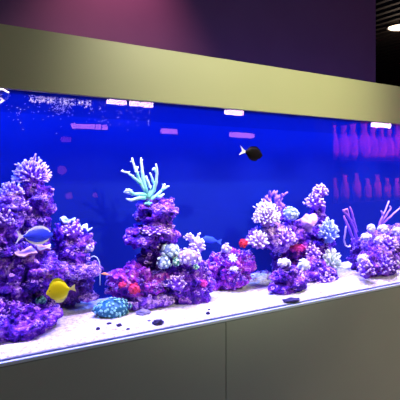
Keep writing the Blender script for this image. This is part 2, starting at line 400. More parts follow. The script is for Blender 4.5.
rock('broad purple rock on the sand at the lower left corner, foot of the left reef', 10, 322, 96, 54, .24, PUR, .13, 1, sub=7)
rock('knobbly purple rock mass behind the yellow fish, middle of the left reef', 24, 276, 82, 62, .30, PUR, .12, 2, sub=7)
rock('purple rock at the left edge beneath the pink tipped corals', -4, 240, 50, 84, .30, PUR, .10, 3, sub=7)
rock('tall purple rock pillar carrying the large bushy coral of the left reef', 35, 214, 40, 84, .38, PUR, .08, 4, sub=6)
rock('small pinkish rock at left edge below the bushy coral', 8, 208, 34, 44, .33, PALE, .06, 5)
rock('purple rock crowned by pale cyan plates, right tower of the left reef', 72, 247, 42, 50, .38, PUR, .08, 6)
rock('flat pink edged rock ledge jutting right above the yellow fish', 76, 270, 54, 16, .34, PALE, .07, 7, rough=.8)
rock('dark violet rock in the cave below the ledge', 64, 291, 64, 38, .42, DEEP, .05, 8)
rock('thin pale pink slab lying in the cave left of the teal coral mound', 88, 298, 22, 7, .33, PALE, .03, 9, sub=5, rough=.6)
rock('rounded purple rock directly under the branching cyan coral', 157, 214, 46, 34, .28, PUR, .07, 10, name='live_rock')
rock('overhanging purple rock collar in the middle of the central tower', 151, 236, 54, 25, .28, PUR, .08, 11)
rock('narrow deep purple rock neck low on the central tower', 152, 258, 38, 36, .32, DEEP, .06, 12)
rock('wide purple rock with red patches at the foot of the central tower', 138, 286, 58, 50, .29, MAG, .09, 13, sub=7)
rock('purple rock under the green eyed coral heads beside the central tower', 189, 282, 54, 54, .25, PUR, .08, 14, sub=7)
rock('pale frosted rock strip on the sand between teal mound and central rocks', 150, 302, 58, 14, .22, PALE, .04, 15, rough=.7)
rock('low magenta purple rock in the middle of the tank carrying the star shaped coral', 229, 271, 50, 44, .33, MAG, .08, 16, sub=7)
rock('white topped slab lying behind the sand under the rock arch', 260, 278, 36, 12, .41, WSLAB, .05, 17, sub=5, rough=.5)
rock('frosted lavender rock beam forming the top of the arch', 272, 238, 68, 26, .30, PALE, .07, 18, sub=6, tilt=.12)
rock('purple rock forming the right shoulder of the arch', 316, 240, 40, 52, .36, PUR, .08, 19)
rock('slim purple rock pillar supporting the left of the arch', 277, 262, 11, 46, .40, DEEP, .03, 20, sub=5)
rock('crimson purple rock face inside the arch', 296, 255, 40, 34, .36, MAG, .06, 21)
rock('purple rock on the front sand below the two white capped corals', 288, 282, 40, 33, .13, PUR, .06, 22)
rock('frosted knobbly purple rock at the foot of the pale green coral', 318, 275, 48, 32, .22, PUR, .07, 23)
rock('purple rock on the sand at far right below the white coral heads', 377, 266, 52, 38, .14, PUR, .08, 24, sub=6)
rock('pink frosted rock at the right edge behind the white coral heads', 394, 245, 56, 40, .24, PALE, .08, 25)
rock('small violet rock left behind the far right rock', 359, 257, 20, 36, .30, DEEP, .05, 26, sub=5)

rock('lavender frosted rock directly beneath the two white round coral heads', 376, 246, 36, 30, .22, PALE, .05, 27, sub=5)
rock('small purple rock wedged between central tower and the lavender ringed head', 175, 266, 34, 26, .27, PUR, .05, 28, sub=5)
rock('small violet rock under the pale icy button coral dome', 293, 231, 28, 24, .31, PUR, .05, 29, sub=5)
# stones on the sand
def stone(label, u, v, wpx, hpx, m, seed):
    y = ((EYE.z - ZS) * F / (v - 174)) * (FWD + RGT * ((u - 200) / F)).y + EYE.y
    y = max(.045 if hpx > 3.2 or wpx < 12 else .034, y); s = S(u, y); p = P(u, v, y); z = sandz(p.x, y)
    bm = bmesh.new(); bmesh.ops.create_icosphere(bm, subdivisions=4, radius=1)
    for vt in bm.verts:
        n0 = vt.co.copy(); k = 1 + .35 * noise.noise(n0 * 1.7 + Vector((seed, 0, 0))) + .12 * noise.noise(n0 * 5 + Vector((0, seed, 0)))
        vt.co = Vector((n0.x * wpx * s / 2, n0.y * wpx * s * .32, n0.z * hpx * s / 2)) * k
    tag(obj('stone', bm, m, loc=(p.x, y, z + hpx * s * .25)), label, 'stone', 'loose stones on the sand')
GST = noisy('grey_violet_stone', [(0.12, 0.10, 0.30), (0.30, 0.28, 0.50)], 40, .8)
DST = noisy('dark_stone', [(0.01, 0.01, 0.05), (0.05, 0.03, 0.12)], 40, .8)
stone('grey violet rounded stone right of the teal coral mound', 143, 313.5, 15, 6, GST, 1)
stone('largest dark stone on the sand, right of the grey violet stone', 158, 321, 11, 6, DST, 2)
stone('dark pebble in front of the teal coral mound', 119, 325.5, 6, 3, DST, 3)
stone('dark flat pebble at the front left of the teal coral mound', 109, 324, 5, 2.4, DST, 4)
stone('dark pebble furthest left on the open sand', 98, 329, 4, 3.4, DST, 5)
stone('small dark pebble at the front near the glass, left of the largest dark stone', 128, 328, 4, 2, DST, 6)
stone('lone dark pebble at the front below the middle rocks', 208, 315.5, 4, 3.4, DST, 7)
stone('small grey speck stone just left of the largest dark stone', 149, 320.5, 3.4, 2, GST, 8)
stone('tiny dark pebble behind the lone pebble below the middle rocks', 209, 309, 3, 1.6, DST, 9)
stone('long dark blue sliver standing in for a shaded sand fold against the glass', 291, 304.5, 20, 3, DST, 10)  # no stone: dark shape put in for the shade of a sand fold

# ------------------------------------------------------------------ corals
def newbm():
    bm = bmesh.new(); return bm, bm.verts.layers.float.new('tip')
def bush(name, label, u, v, wpx, hpx, y, m, seed, n=46, r=.0032, forks=2, up=.35, dep=.8, cat='coral', core=True, base_v=None, group=None):
    """dense colony of stubby forked branches; u,v is the middle of its foot"""
    r = r * 1.25; n = int(n * .85); rng = random.Random(seed); c = P(u, v, y); s = S(u, y); W, H = wpx * s / 2, hpx * s
    bm, lay = newbm()
    if core:
        blob(bm, (0, 0, H * .18), 1, 3, (W * .5, W * .5 * dep, H * .32), jit=.4, rng=rng, lay=lay, val=0)
    for i in range(n):
        th = i * 2.39996; ph = math.acos(1 - (1 - 0.02) * ((i + .5) / n)) if up < .9 else rng.uniform(0, .5)
        d = Vector((math.sin(ph) * math.cos(th), math.sin(ph) * math.sin(th), math.cos(ph)))
        end = Vector((d.x * W, d.y * W * dep, max(d.z, -.1) * H * .95 + H * .05)) * rng.uniform(.82, 1.05)
        st = end * .25 + Vector((0, 0, H * .08)); mid = (st + end) / 2 + Vector((rng.uniform(-1, 1), rng.uniform(-1, 1), rng.uniform(0, 1))) * H * .06
        tube(bm, [st, mid, end], [r * 1.35, r * 1.15, r * .8], 6, lay, [0, .35, 1])
        for k in range(forks):
            dd = (end - mid).normalized() + Vector((rng.uniform(-1, 1), rng.uniform(-1, 1), rng.uniform(-.3, 1))) * .9
            e2 = mid.lerp(end, rng.uniform(.2, .7)); e3 = e2 + dd.normalized() * (end - mid).length * rng.uniform(.5, .8)
            tube(bm, [e2, e2.lerp(e3, .5), e3], [r, r * .95, r * .75], 6, lay, [.35, .6, 1])
    o = obj(name, bm, m, loc=c); return tag(o, label, cat, group)
def heads(name, label, u, v, wpx, hpx, y, m, seed, n=40, pr=.006, dep=.8, flat=.7, cat='coral', group=None, jit=.25):
    """mound of rounded polyp heads, each ringed by a rim; u,v is the middle of the mound"""
    rng = random.Random(seed); c = P(u, v, y); s = S(u, y); W, H = wpx * s / 2, hpx * s / 2
    bm, lay = newbm()
    blob(bm, (0, 0, 0), 1, 3, (W * .82, W * .82 * dep, H * .82), jit=.3, rng=rng, lay=lay, val=0)
    for i in range(n):
        th = i * 2.39996; z = 1 - 1.75 * (i + .5) / n; rr = math.sqrt(max(0, 1 - z * z))
        d = Vector((rr * math.cos(th), rr * math.sin(th), z))
        d = (d + Vector([rng.uniform(-.16, .16) for _ in range(3)])).normalized()
        p = Vector((d.x * W * .88, d.y * W * .88 * dep, d.z * H * .88)) * (rng.uniform(.86, 1.06) + .16 * noise.noise(d * 2.1 + Vector((seed, 0, 0))))
        q = (d + Vector((rng.uniform(-.3, .3), rng.uniform(-.3, .3), rng.uniform(-.1, .4)))).to_track_quat('Z', 'Y')
        a = pr * rng.uniform(.75, 1.2)
        blob(bm, p, a, 2, (1, 1, flat), rot=q, jit=jit, rng=rng, lay=lay)
        rim = [p + q @ Vector((math.cos(k * math.pi / 4), math.sin(k * math.pi / 4), .25)) * a * .95 for k in range(9)]
        tube(bm, rim, [a * .22] * 9, 5, lay, [1] * 9)
    o = obj(name, bm, m, loc=c); return tag(o, label, cat, group)
def plate(name, label, u, v, wpx, hpx, y, m, seed, cat='coral', lobes=5, tilt=(0, 0), parent=None, layers=1):
    rng = random.Random(seed); c = P(u, v, y); s = S(u, y); W, H = wpx * s / 2, hpx * s
    bm, lay = newbm()
    for Lr in range(layers):
        sc_ = 1 - .25 * Lr; nr, na = 10, 48; ph = rng.uniform(0, 6); off = Vector((rng.uniform(-.2, .2) * W, rng.uniform(-.2, .2) * W, Lr * H * .45))
        top = []; botm = []
        for i in range(nr + 1):
            f = i / nr; ra, rb = [], []
            for k in range(na):
                a = k * 2 * math.pi / na
                rad = W * sc_ * f * (1 + .16 * math.sin(lobes * a + ph) + .07 * math.sin(2 * lobes * a + 1))
                z = H * .5 * (f ** 2) * (.55 + .5 * math.sin(lobes * a + ph + 1)) + .0015 * math.sin(rad * 900 + a * 3)
                th = .003 + .004 * (1 - f)
                p = Vector((rad * math.cos(a), rad * .8 * math.sin(a), z)) + off
                va = bm.verts.new(p + Vector((0, 0, th))); vb = bm.verts.new(p - Vector((0, 0, th))); va[lay] = f; vb[lay] = f * .4
                ra.append(va); rb.append(vb)
            top.append(ra); botm.append(rb)
        for i in range(nr):
            for k in range(na):
                k2 = (k + 1) % na
                bm.faces.new((top[i][k], top[i + 1][k], top[i + 1][k2], top[i][k2]))
                bm.faces.new((botm[i][k2], botm[i + 1][k2], botm[i + 1][k], botm[i][k]))
        for k in range(na):
            k2 = (k + 1) % na; bm.faces.new((top[nr][k], botm[nr][k], botm[nr][k2], top[nr][k2]))
    tube(bm, [Vector((0, 0, -H * .6)), Vector((0, 0, 0))], [W * .3, W * .22], 10, lay, [0, 0])
    bmesh.ops.remove_doubles(bm, verts=bm.verts, dist=1e-6)
    bmesh.ops.rotate(bm, verts=bm.verts, cent=(0, 0, 0), matrix=Matrix.Rotation(tilt[0], 3, 'X') @ Matrix.Rotation(tilt[1], 3, 'Y'))
    return tag(obj(name, bm, m, loc=c), label, cat)

PINKT = tipmat('violet_coral_white_tips', (0.22, 0.05, 0.68), (0.98, 0.76, 1.0), lo=.45, hi=1.0)
CREAM = tipmat('cream_coral', (0.35, 0.18, 0.60), (1.0, 0.97, 1.0), lo=.3, hi=.9)
CYANC = tipmat('cyan_branch_coral', (0.22, 0.75, 0.62), (0.75, 1.0, 0.88), lo=.1, hi=.9)
TEALC = tipmat('teal_polyps', (0.01, 0.14, 0.24), (0.40, 0.90, 0.80), lo=.5, hi=1)
GREENW = tipmat('pale_green_heads', (0.22, 0.32, 0.60), (0.80, 1.0, 0.90), lo=.35, hi=.9)
BLUEW = tipmat('ice_blue_coral', (0.16, 0.25, 0.80), (0.70, 0.88, 1.0), lo=.3, hi=.95)
LAVW = tipmat('lavender_white_coral', (0.42, 0.30, 0.85), (0.92, 0.88, 1.0), lo=.3, hi=.9)
WHITEH = tipmat('white_heads', (0.55, 0.50, 0.80), (1.0, 1.0, 1.0), lo=.1, hi=.6)
GREENC = tipmat('green_coral', (0.10, 0.40, 0.35), (0.75, 1.0, 0.75), lo=.3, hi=.9)
VIOLC = tipmat('violet_gorgonian', (0.28, 0.08, 0.70), (0.62, 0.35, 0.95))
REDM = noisy('red_sponge', [(0.50, 0.005, 0.03), (0.75, 0.02, 0.05)], 60, .6, bump=.4)
PINKM = noisy('hot_pink_sponge', [(0.50, 0.01, 0.10), (0.85, 0.06, 0.22)], 60, .6, bump=.4)
LEATH = noisy('lilac_leather', [(0.42, 0.20, 0.72), (0.72, 0.46, 0.88)], 25, .5)

# left reef
bush('bushy_coral', 'large dome of pink white tipped branches topping the left reef', 32, 184, 40, 27, .36, PINKT, 11, n=80, r=.0030)
bush('bushy_coral', 'low pink tipped branch coral at left edge below the large dome', 12, 196, 26, 14, .31, PINKT, 12, n=36, r=.003)
bush('bushy_coral', 'pinkish white stubby coral at the very left edge beside the blue fish', 2, 226, 26, 18, .24, PINKT, 13, n=40, r=.003)
bush('bushy_coral', 'small pink tipped coral on the middle of the left pillar', 22, 211, 20, 12, .31, PINKT, 14, n=26, r=.0028)
plate('plate_coral', 'pale cyan ruffled plate coral, highest on the right tower of the left reef', 69, 222, 16, 7, .38, BLUEW, 15, lobes=4, tilt=(.2, .1))
plate('plate_coral', 'pale cyan ruffled plate coral at the right of that tower', 84, 230, 13, 9, .37, BLUEW, 16, lobes=4, tilt=(.35, .25))
bush('bushy_coral', 'small pink white stub coral between the two pale cyan plates', 72, 236, 22, 14, .33, PINKT, 17, n=26, r=.003)
heads('rosette_coral', 'small pink lavender rosette at the right side of the left reef tower', 88, 248, 12, 10, .34, LAVW, 18, n=14, pr=.006)
plate('plate_coral', 'brownish pink rimmed plate coral in the cleft under the blue fish', 26, 254, 20, 6, .22, tipmat('brown_pink_plate', (.35, .12, .35), (.95, .62, .85)), 19, lobes=3, tilt=(.25, -.1))
plate('plate_coral', 'pink rimmed curled plate coral right below the head of the blue fish', 42, 249, 16, 7, .24, tipmat('pink_plate', (.45, .18, .5), (.98, .72, .92)), 20, lobes=4, tilt=(.3, .15))
heads('polyp_mound', 'small green polyp tuft beside the mouth of the yellow fish', 41, 300, 10, 9, .20, tipmat('green_polyp', (.02, .22, .18), (.25, .75, .45)), 21, n=14, pr=.005)
heads('polyp_mound', 'teal bubbly coral mound standing on the sand left of centre', 112, 309, 42, 23, .21, TEALC, 22, n=170, pr=.0042, dep=.75, jit=.6)
bm, lay = newbm()
q0 = P(100, 285, .33); q = [P(a, b, .33) - q0 for a, b in ((100, 285), (100, 277), (100, 268), (99.3, 262), (97, 257.5), (94, 256), (91, 257))]
tube(bm, q, [.0022] * 7, 6, lay, [1] * 7)
tag(obj('coral_whip', bm, BLUEW, loc=q0), 'thin pale blue whip curling up at the end of the rock ledge', 'coral')

# central tower
def stag():
    rng = random.Random(5); y = .27; c = P(148, 203, y); bm, lay = newbm()
    def L_(a, b, dy=0): 
        return P(a, b, y + dy) - c
    br = [[(148, 203), (147, 193), (141, 184), (138, 176), (134.5, 168), (132, 158)],
          [(141, 184), (133, 177), (128, 173), (121.5, 171)],
          [(147, 193), (143, 178), (142, 168), (141, 158)],
          [(147, 195), (140, 194), (133, 194), (124, 192)],
          [(145, 198), (138, 198), (131, 200), (127, 199)],
          [(148, 199), (154, 190), (156, 182), (157, 173), (156, 164)],
          [(155, 186), (152, 178), (150, 173)],
          [(148, 201), (156, 196), (162, 190), (165, 184)],
          [(162, 190), (167, 187), (169, 186)],
          [(148, 200), (151, 190), (148, 182), (146, 176)],
          [(133, 194), (129, 190), (125, 191)],
          [(138, 176), (136, 172), (138, 167)],
          [(156, 196), (160, 197), (164, 194)],
          [(157, 173), (154, 168), (152.5, 170)]]
    for i, b in enumerate(br):
        dy0 = rng.uniform(-.04, .04) if i in (0, 2, 3, 5, 7) else 0.0
        n = len(b); f0 = 1.0 if b[0][1] > 192 else .75
        pts = [L_(a, bb, dy0 * k / (n - 1)) for k, (a, bb) in enumerate(b)]
        # finer, slightly crooked
        pp = []; rr = []; tt = []
        for k in range(n - 1):
            for m_ in range(3):
                f = (k + m_ / 3) / (n - 1); p = pts[k].lerp(pts[k + 1], m_ / 3) + Vector((rng.uniform(-1, 1), rng.uniform(-1, 1), rng.uniform(-1, 1))) * .0011
                pp.append(p); rr.append((.0085 * (1 - f) + .0042 * f) * f0); tt.append(f)
        pp.append(pts[-1]); rr.append(.0034); tt.append(1)
        tube(bm, pp, rr, 8, lay, tt)
        for k in range(2, len(pp) - 1, 2):
            d = Vector((rng.uniform(-1, 1), rng.uniform(-1, 1), rng.uniform(0, 1.2))).normalized()
            tube(bm, [pp[k], pp[k] + d * .006, pp[k] + d * .010], [.0022, .002, .0014], 5, lay, [tt[k], .8, 1])
    blob(bm, (0, 0, -.002), .014, 3, (1.3, 1, .6), jit=.4, rng=rng, lay=lay, val=0)
    tag(obj('staghorn_coral', bm, CYANC, loc=c), 'pale cyan antler shaped branching coral crowning the central tower', 'coral')
stag()
bush('bushy_coral', 'pink white crust coral on the middle collar of the central tower', 157, 234, 34, 8, .23, PINKT, 31, n=40, r=.0026, forks=1)
bush('bushy_coral', 'small pink white star tuft under the collar of the central tower', 156, 248, 14, 10, .26, PINKT, 32, n=20, r=.0026)
heads('sponge', 'hot pink sponge on the wide rock left of centre', 134, 289, 13, 11, .19, PINKM, 33, n=18, pr=.007, cat='sponge')
heads('sponge', 'smaller reddish pink sponge left of the hot pink one', 122, 285, 8, 7, .22, PINKM, 34, n=10, pr=.005, cat='sponge')
heads('button_coral', 'upper left pale green ringed coral head right of the central tower', 170, 251, 24, 16, .22, GREENW, 35, n=38, pr=.0068)
heads('button_coral', 'lower left pale green ringed coral head right of the central tower', 164, 263, 15, 15, .20, GREENW, 36, n=18, pr=.0062)
heads('button_coral', 'bright green button coral between the pale ringed heads', 176, 262, 8, 10, .19, GREENC, 37, n=12, pr=.0052)
heads('button_coral', 'lavender ringed coral head at the right of the green eyed cluster', 190, 257, 27, 18, .18, LAVW, 38, n=42, pr=.0068)
heads('button_coral', 'small bright green button coral at the foot of the lavender head', 196, 267, 6, 7, .19, GREENC, 39, n=9, pr=.0045)
bush('bushy_coral', 'pale lilac sloping coral standing tall behind the ringed heads', 197, 252, 20, 18, .27, LAVW, 40, n=36, r=.0042, forks=1)
bush('bushy_coral', 'pointed pale lilac tip coral leaning left, highest above the ringed heads', 189, 240, 12, 8, .28, LAVW, 41, n=16, r=.003)
bush('bushy_coral', 'pink white stub coral low on the rock under the ringed heads', 176, 288, 24, 14, .18, PINKT, 42, n=30, r=.0028)
heads('sponge', 'magenta sponge patch on the right flank of the rock under the ringed heads', 203, 284, 9, 9, .19, noisy('magenta_sponge', [(.6, .02, .4), (.8, .08, .5)], 50), 43, n=12, pr=.006, cat='sponge')

# middle rock
def starcoral():
    c = P(232, 258, .25); rng = random.Random(3); bm, lay = newbm()
    for k in range(9):
        a = k * 2 * math.pi / 9; d = Vector((math.cos(a), .4 * math.sin(a) - .3, math.sin(a) * .75))
        tube(bm, [Vector(), d * .012, d * .024 + Vector((0, 0, .002))], [.006, .0045, .002], 7, lay, [.6, .8, 1])
    blob(bm, (0, 0, 0), .011, 2, (1.1, .8, .9), jit=.3, rng=rng, lay=lay, val=.6)
    tag(obj('star_coral', bm, GREENW, loc=c), 'pale aqua star shaped coral on the low middle rock', 'coral')
starcoral()
heads('button_coral', 'small white oval coral just below the star shaped coral', 234, 269, 10, 5, .24, WHITEH, 51, n=12, pr=.005)
heads('button_coral', 'lavender round coral on top of the low middle rock', 226, 249, 12, 11, .30, LAVW, 52, n=12, pr=.007)
heads('button_coral', 'violet knob coral at the right shoulder of the low middle rock', 250, 261, 10, 9, .30, tipmat('violet_knob', (.3, .1, .7), (.7, .4, .95)), 53, n=12, pr=.006)
heads('sponge', 'round red sponge at the left tip of the arch', 243.5, 243.5, 9, 8.5, .25, REDM, 54, n=16, pr=.007, cat='sponge')

# arch
bush('bushy_coral', 'cream white cauliflower coral standing on the arch', 266, 224, 31, 23, .26, CREAM, 61, n=130, r=.0030, forks=2)
bush('bushy_coral', 'shadowy violet branching coral behind the cream coral', 274, 224, 34, 34, .37, tipmat('violet_branch', (.22, .08, .62), (.45, .2, .85)), 62, n=40, r=.005)
bush('bushy_coral', 'frosted white pink coral crust at the lower left of the arch', 258, 246, 26, 15, .24, CREAM, 63, n=44, r=.0036, forks=1)
bush('bushy_coral', 'pink white starry coral on the arch below the cream coral', 284, 243, 26, 15, .24, PINKT, 64, n=40, r=.0034)
heads('button_coral', 'pale icy button coral dome right of the cream coral', 291, 214, 19, 15, .28, GREENW, 65, n=34, pr=.0062)
def leather():
    c = P(309, 221, .27); sc_ = 1.0; bm = bmesh.new(); bmesh.ops.create_icosphere(bm, subdivisions=5, radius=1)
    for vt in bm.verts:
        n0 = vt.co.copy(); a = math.atan2(n0.y, n0.x)
        k = 1 + .10 * math.sin(3 * a + 1) + .18 * noise.noise(n0 * 1.6 + Vector((5, 2, 1)))
        cup = -.55 * math.exp(-((n0.x + .15) ** 2 + (n0.y + .55) ** 2) * 3.2) * (1 if n0.z > -.2 else 0)
        fold = .10 * math.sin(n0.x * 7 + n0.z * 3)
        vt.co = Vector((n0.x * .052 * k, n0.y * .034 * k, (n0.z + cup + fold) * .034 * k + n0.x * .008))
    bmesh.ops.smooth_vert(bm, verts=bm.verts, factor=.5)
    tube(bm, [Vector((0, 0, -.055)), Vector((0, 0, -.02)), Vector((0, 0, -.005))], [.018, .015, .014], 12)
    tag(obj('leather_coral', bm, LEATH, loc=c), 'smooth lilac folded leather coral at the right of the arch', 'coral')
leather()
bush('bushy_coral', 'uppermost pink white tuft of the tall coral pillar right of the arch', 320, 196, 20, 13, .32, PINKT, 66, n=34, r=.0042)
bush('bushy_coral', 'middle pink violet tuft of the tall coral pillar right of the arch', 315, 208, 24, 15, .32, PINKT, 67, n=34, r=.0042)
rock('slim violet rock pillar under the pink tufts right of the arch', 317, 214, 18, 36, .35, PUR, .03, 68, sub=5)
bush('bushy_coral', 'icy blue white spiky coral on the right shoulder of the arch', 329, 240, 24, 22, .25, BLUEW, 69, n=60, r=.0034)
bush('bushy_coral', 'pale green finger coral at the right foot of the arch', 332, 270, 24, 21, .22, tipmat('pale_green_fingers', (.35, .55, .50), (.90, 1.0, .80), lo=.1, hi=.7), 70, n=40, r=.0045, forks=2)
heads('mushroom_coral', 'left white capped coral head under the arch', 284, 263, 15, 9, .14, WHITEH, 71, n=14, pr=.009, flat=.5)
heads('mushroom_coral', 'right white green capped coral head under the arch', 304, 265, 15, 12, .15, tipmat('white_green', (.5, .6, .7), (.95, 1, .95), lo=.1, hi=.6), 72, n=14, pr=.009, flat=.6)
bush('bushy_coral', 'pink white rosette coral at the top right inside the arch', 313, 258, 20, 14, .26, PINKT, 73, n=30, r=.0045, forks=1)
heads('sponge', 'crimson sponge crust on the inner roof of the arch', 298, 248, 18, 8, .27, noisy('crimson_sponge', [(.45, .01, .25), (.75, .05, .4)], 40), 74, n=20, pr=.007, cat='sponge')
bush('bushy_coral', 'frosty pink edged coral down the right of the front sand rock', 301, 291, 12, 22, .13, PINKT, 75, n=30, r=.0034)
bush('bushy_coral', 'frosty white tipped coral at the foot of the pale green finger coral', 324, 283, 26, 12, .17, PINKT, 76, n=34, r=.0034)

# right group
def gorg(name, label, segs, y, r0, m, seed):
    rng = random.Random(seed); c = P(segs[0][0][0], segs[0][0][1], y); bm, lay = newbm()
    for b in segs:
        pts = [P(a, v, y) - c for a, v in b]; n = len(pts); pp = []; rr = []; tt = []
        for k in range(n - 1):
            for m_ in range(4):
                f = (k + m_ / 4) / (n - 1); pp.append(pts[k].lerp(pts[k + 1], m_ / 4) + Vector([rng.uniform(-1, 1) for _ in range(3)]) * r0 * .2)
                rr.append(r0 * (1 - .45 * f) * rng.uniform(.88, 1.12)); tt.append(f)
        pp.append(pts[-1]); rr.append(r0 * .5); tt.append(1)
        tube(bm, pp, rr, 8, lay, tt)
    tag(obj(name, bm, m, loc=c), label, 'coral')
gorg('gorgonian', 'violet drooping branch coral with pinkish top left of the far right group', [
    [(357, 240), (354, 228), (349, 217), (347, 209), (343, 211)], [(352, 222), (346, 214), (343, 210)], [(357, 232), (354, 222), (352, 212), (350, 207)],
    [(353, 238), (348, 226), (344, 216)]], .26, .008, tipmat('gorg_a', (.30, .12, .80), (.75, .30, .75)), 1)
gorg('coral_whip', 'pale hooked tentacle hanging left of the far right group', [
    [(346, 226), (345, 234), (344, 240), (345, 245), (348, 247), (350.5, 246)]], .23, .0055, LAVW, 2)
gorg('gorgonian', 'pinkish violet forked branch coral rising at the right edge', [
    [(378, 230), (380, 222), (384, 213), (389, 201)], [(380, 224), (386, 216), (391, 208), (390, 206)], [(382, 224), (390, 217), (402, 206)], [(383, 215), (381, 211)]], .24, .0068,
    tipmat('gorg_b', (.35, .15, .80), (.78, .50, .95)), 3)
W2 = [('white round coral head left under the forked branch coral', 371, 228, 10, 8, .20), ('white round coral head right under the forked branch coral', 383, 229, 13, 9, .20),
      ('white lobed coral head lower left in the far right group', 366, 237, 13, 7, .17), ('cream white coral head beside the right edge of the frame', 397, 232, 14, 12, .20),
      ('pinkish white coral head in the middle of the far right group', 380, 240, 14, 8, .16), ('white cap coral above the front of the far right rock', 363, 259, 14, 11, .11)]
for i, (lab, u, v, ww, hh, y) in enumerate(W2):
    heads('mushroom_coral', lab, u, v, ww, hh, y, WHITEH if i != 4 else LAVW, 80 + i, n=16, pr=.0075, flat=.65)
bush('bushy_coral', 'pink white tufted coral in the heart of the far right group', 388, 250, 26, 16, .13, PINKT, 90, n=44, r=.004)
bush('bushy_coral', 'frosty white branch coral on the front of the far right rock', 366, 276, 20, 18, .07, PINKT, 91, n=34, r=.004)
bush('bushy_coral', 'pink frosted coral on the right front of the far right rock', 385, 272, 24, 18, .08, PINKT, 92, n=40, r=.0036)
heads('button_coral', 'small pale cyan coral at right edge low beside the far right rock', 396, 263, 7, 7, .10, WHITEH, 93, n=8, pr=.007)

# ------------------------------------------------------------------ fish
def sheet(bm, out, th=.0008):
    """thin fin from an outline in x,z, given its own thickness"""
    a = [bm.verts.new((x, -th, z)) for x, z in out]; b = [bm.verts.new((x, th, z)) for x, z in out]
    bm.faces.new(a); bm.faces.new(list(reversed(b)))
    n = len(out)
    for i in range(n): bm.faces.new((a[(i + 1) % n], a[i], b[i], b[(i + 1) % n]))
def prof(pts, x):
    for (x0, y0), (x1, y1) in zip(pts, pts[1:]):
        if x0 <= x <= x1:
            f = (x - x0) / (x1 - x0); f = f * f * (3 - 2 * f) * .5 + f * .5; return y0 + (y1 - y0) * f
    return pts[-1][1]
def fish_body(top, bot, L, thick, n=28, segs=20):
    bm = bmesh.new(); rings = []
    for i in range(n + 1):
        x = i / n; zt = prof(top, x) * L; zb = prof(bot, x) * L; c = (zt + zb) / 2; h = max((zt - zb) / 2, .0006)
        wd = min(h * .95, thick * L * math.sin(math.pi * min(1, (1 - (1 - x) ** 1.5) * .93 + .05)) ** .8 + .0006)
        rings.append([bm.verts.new(((x - .5) * L, wd * math.cos(k * 2 * math.pi / segs), c + h * math.sin(k * 2 * math.pi / segs))) for k in range(segs)])
    for i in range(n):
        for k in range(segs): bm.faces.new((rings[i][k], rings[i + 1][k], rings[i + 1][(k + 1) % segs], rings[i][(k + 1) % segs]))
    bm.faces.new(rings[0]); bm.faces.new(list(reversed(rings[-1])))
    bmesh.ops.recalc_face_normals(bm, faces=bm.faces)
    return bm
EYEM = mat('fish_eye', (0.01, 0.01, 0.02), .1)
def fish(name, label, u, v, lpx, y, yaw, pitch, spec):
    """nose towards +x; lpx is the body length without tail"""
    c = P(u, v, y); L = lpx * S(u, y) / abs(math.cos(yaw + (math.pi / 2 - YAW)))
    t = tag(empty(name, c), label, 'fish'); t.rotation_euler = (0, pitch, yaw)
    obj('body', fish_body(spec['top'], spec['bot'], L, spec['th']), spec['body'], t)
    for fname, out, m in spec['fins']:
        bm = bmesh.new(); sheet(bm, [(x * L, z * L) for x, z in out]); f = obj(fname, bm, m, t, smooth=False)
        if 'pectoral' in fname: f.location = (0, -spec['th'] * L * .95, 0)
        if fname == 'tail_fin' and spec.get('taillab'): f['label'] = spec['taillab']
    for s_ in (-1, 1):
        bm = bmesh.new(); ex, ez = spec['eye']; blob(bm, (ex * L, s_ * spec['th'] * L * spec.get('ew', .62), ez * L), .022 * L, 2, (1, .6, 1)); obj('eye', bm, EYEM, t)
    return t
tang_top = [(0, .03), (.06, .07), (.2, .22), (.4, .31), (.62, .31), (.8, .22), (.92, .08), (1, .0)]
tang_bot = [(0, -.03), (.06, -.07), (.2, -.21), (.4, -.29), (.62, -.29), (.8, -.20), (.92, -.09), (1, -.035)]
YB = noisy('yellow_scales', [(1.0, .84, .0), (1.0, .92, .01)], 30, .45)
YF = mat('pale_yellow_fin', (1.0, .95, .30), .5)
BB = noisy('bright_blue_scales', [(.02, .04, .85), (.04, .08, .95)], 30, .4)
WF = mat('white_blue_fin_edge', (1.0, 1.0, 1.0), .5)
KB = noisy('black_scales', [(.001, .001, .0005), (.005, .002, .001)], 30, .7, spec=.1)
OB = noisy('orange_scales', [(1.0, .25, .08), (1.0, .55, .35)], 60, .4)
def scal(pts, x0, x1, k, n=10, side='t'):
    out = []
    for i in range(n + 1):
        x = x0 + (x1 - x0) * i / n; out.append((x - .5, prof(pts, x) * .93))
    for i in range(n, -1, -1):
        f = i / n; x = x0 + (x1 - x0) * f; out.append((x - .5, prof(pts, x) + k * math.sin(math.pi * min(1, (1 - f) * .9 + .12)) ** .6 * (1 if side == 't' else -1)))
    return out
tail = [(-.47, .035), (-.56, .06), (-.74, .16), (-.72, .05), (-.70, 0), (-.72, -.05), (-.74, -.16), (-.56, -.06), (-.47, -.035)]
zt = lambda t_, k: [(a, b * k) for a, b in t_]
yt = dict(top=zt(tang_top, 1.38), bot=zt(tang_bot, 1.38), th=.085, body=YB, eye=(.34, .08), ew=.75,
          fins=[('dorsal_fin', scal(zt(tang_top, 1.38), .06, .82, .12), YB), ('anal_fin', scal(zt(tang_bot, 1.38), .06, .66, .12, side='b'), YF), ('tail_fin', tail, YF),
                ('pectoral_fin', [(.18, -.02), (.02, .03), (-.02, -.03), (.06, -.08), (.17, -.06)], YF)])
fish('yellow_tang', 'bright yellow disc shaped fish facing left before the left reef', 58, 291, 22, .14, math.pi - .25, .12, yt)
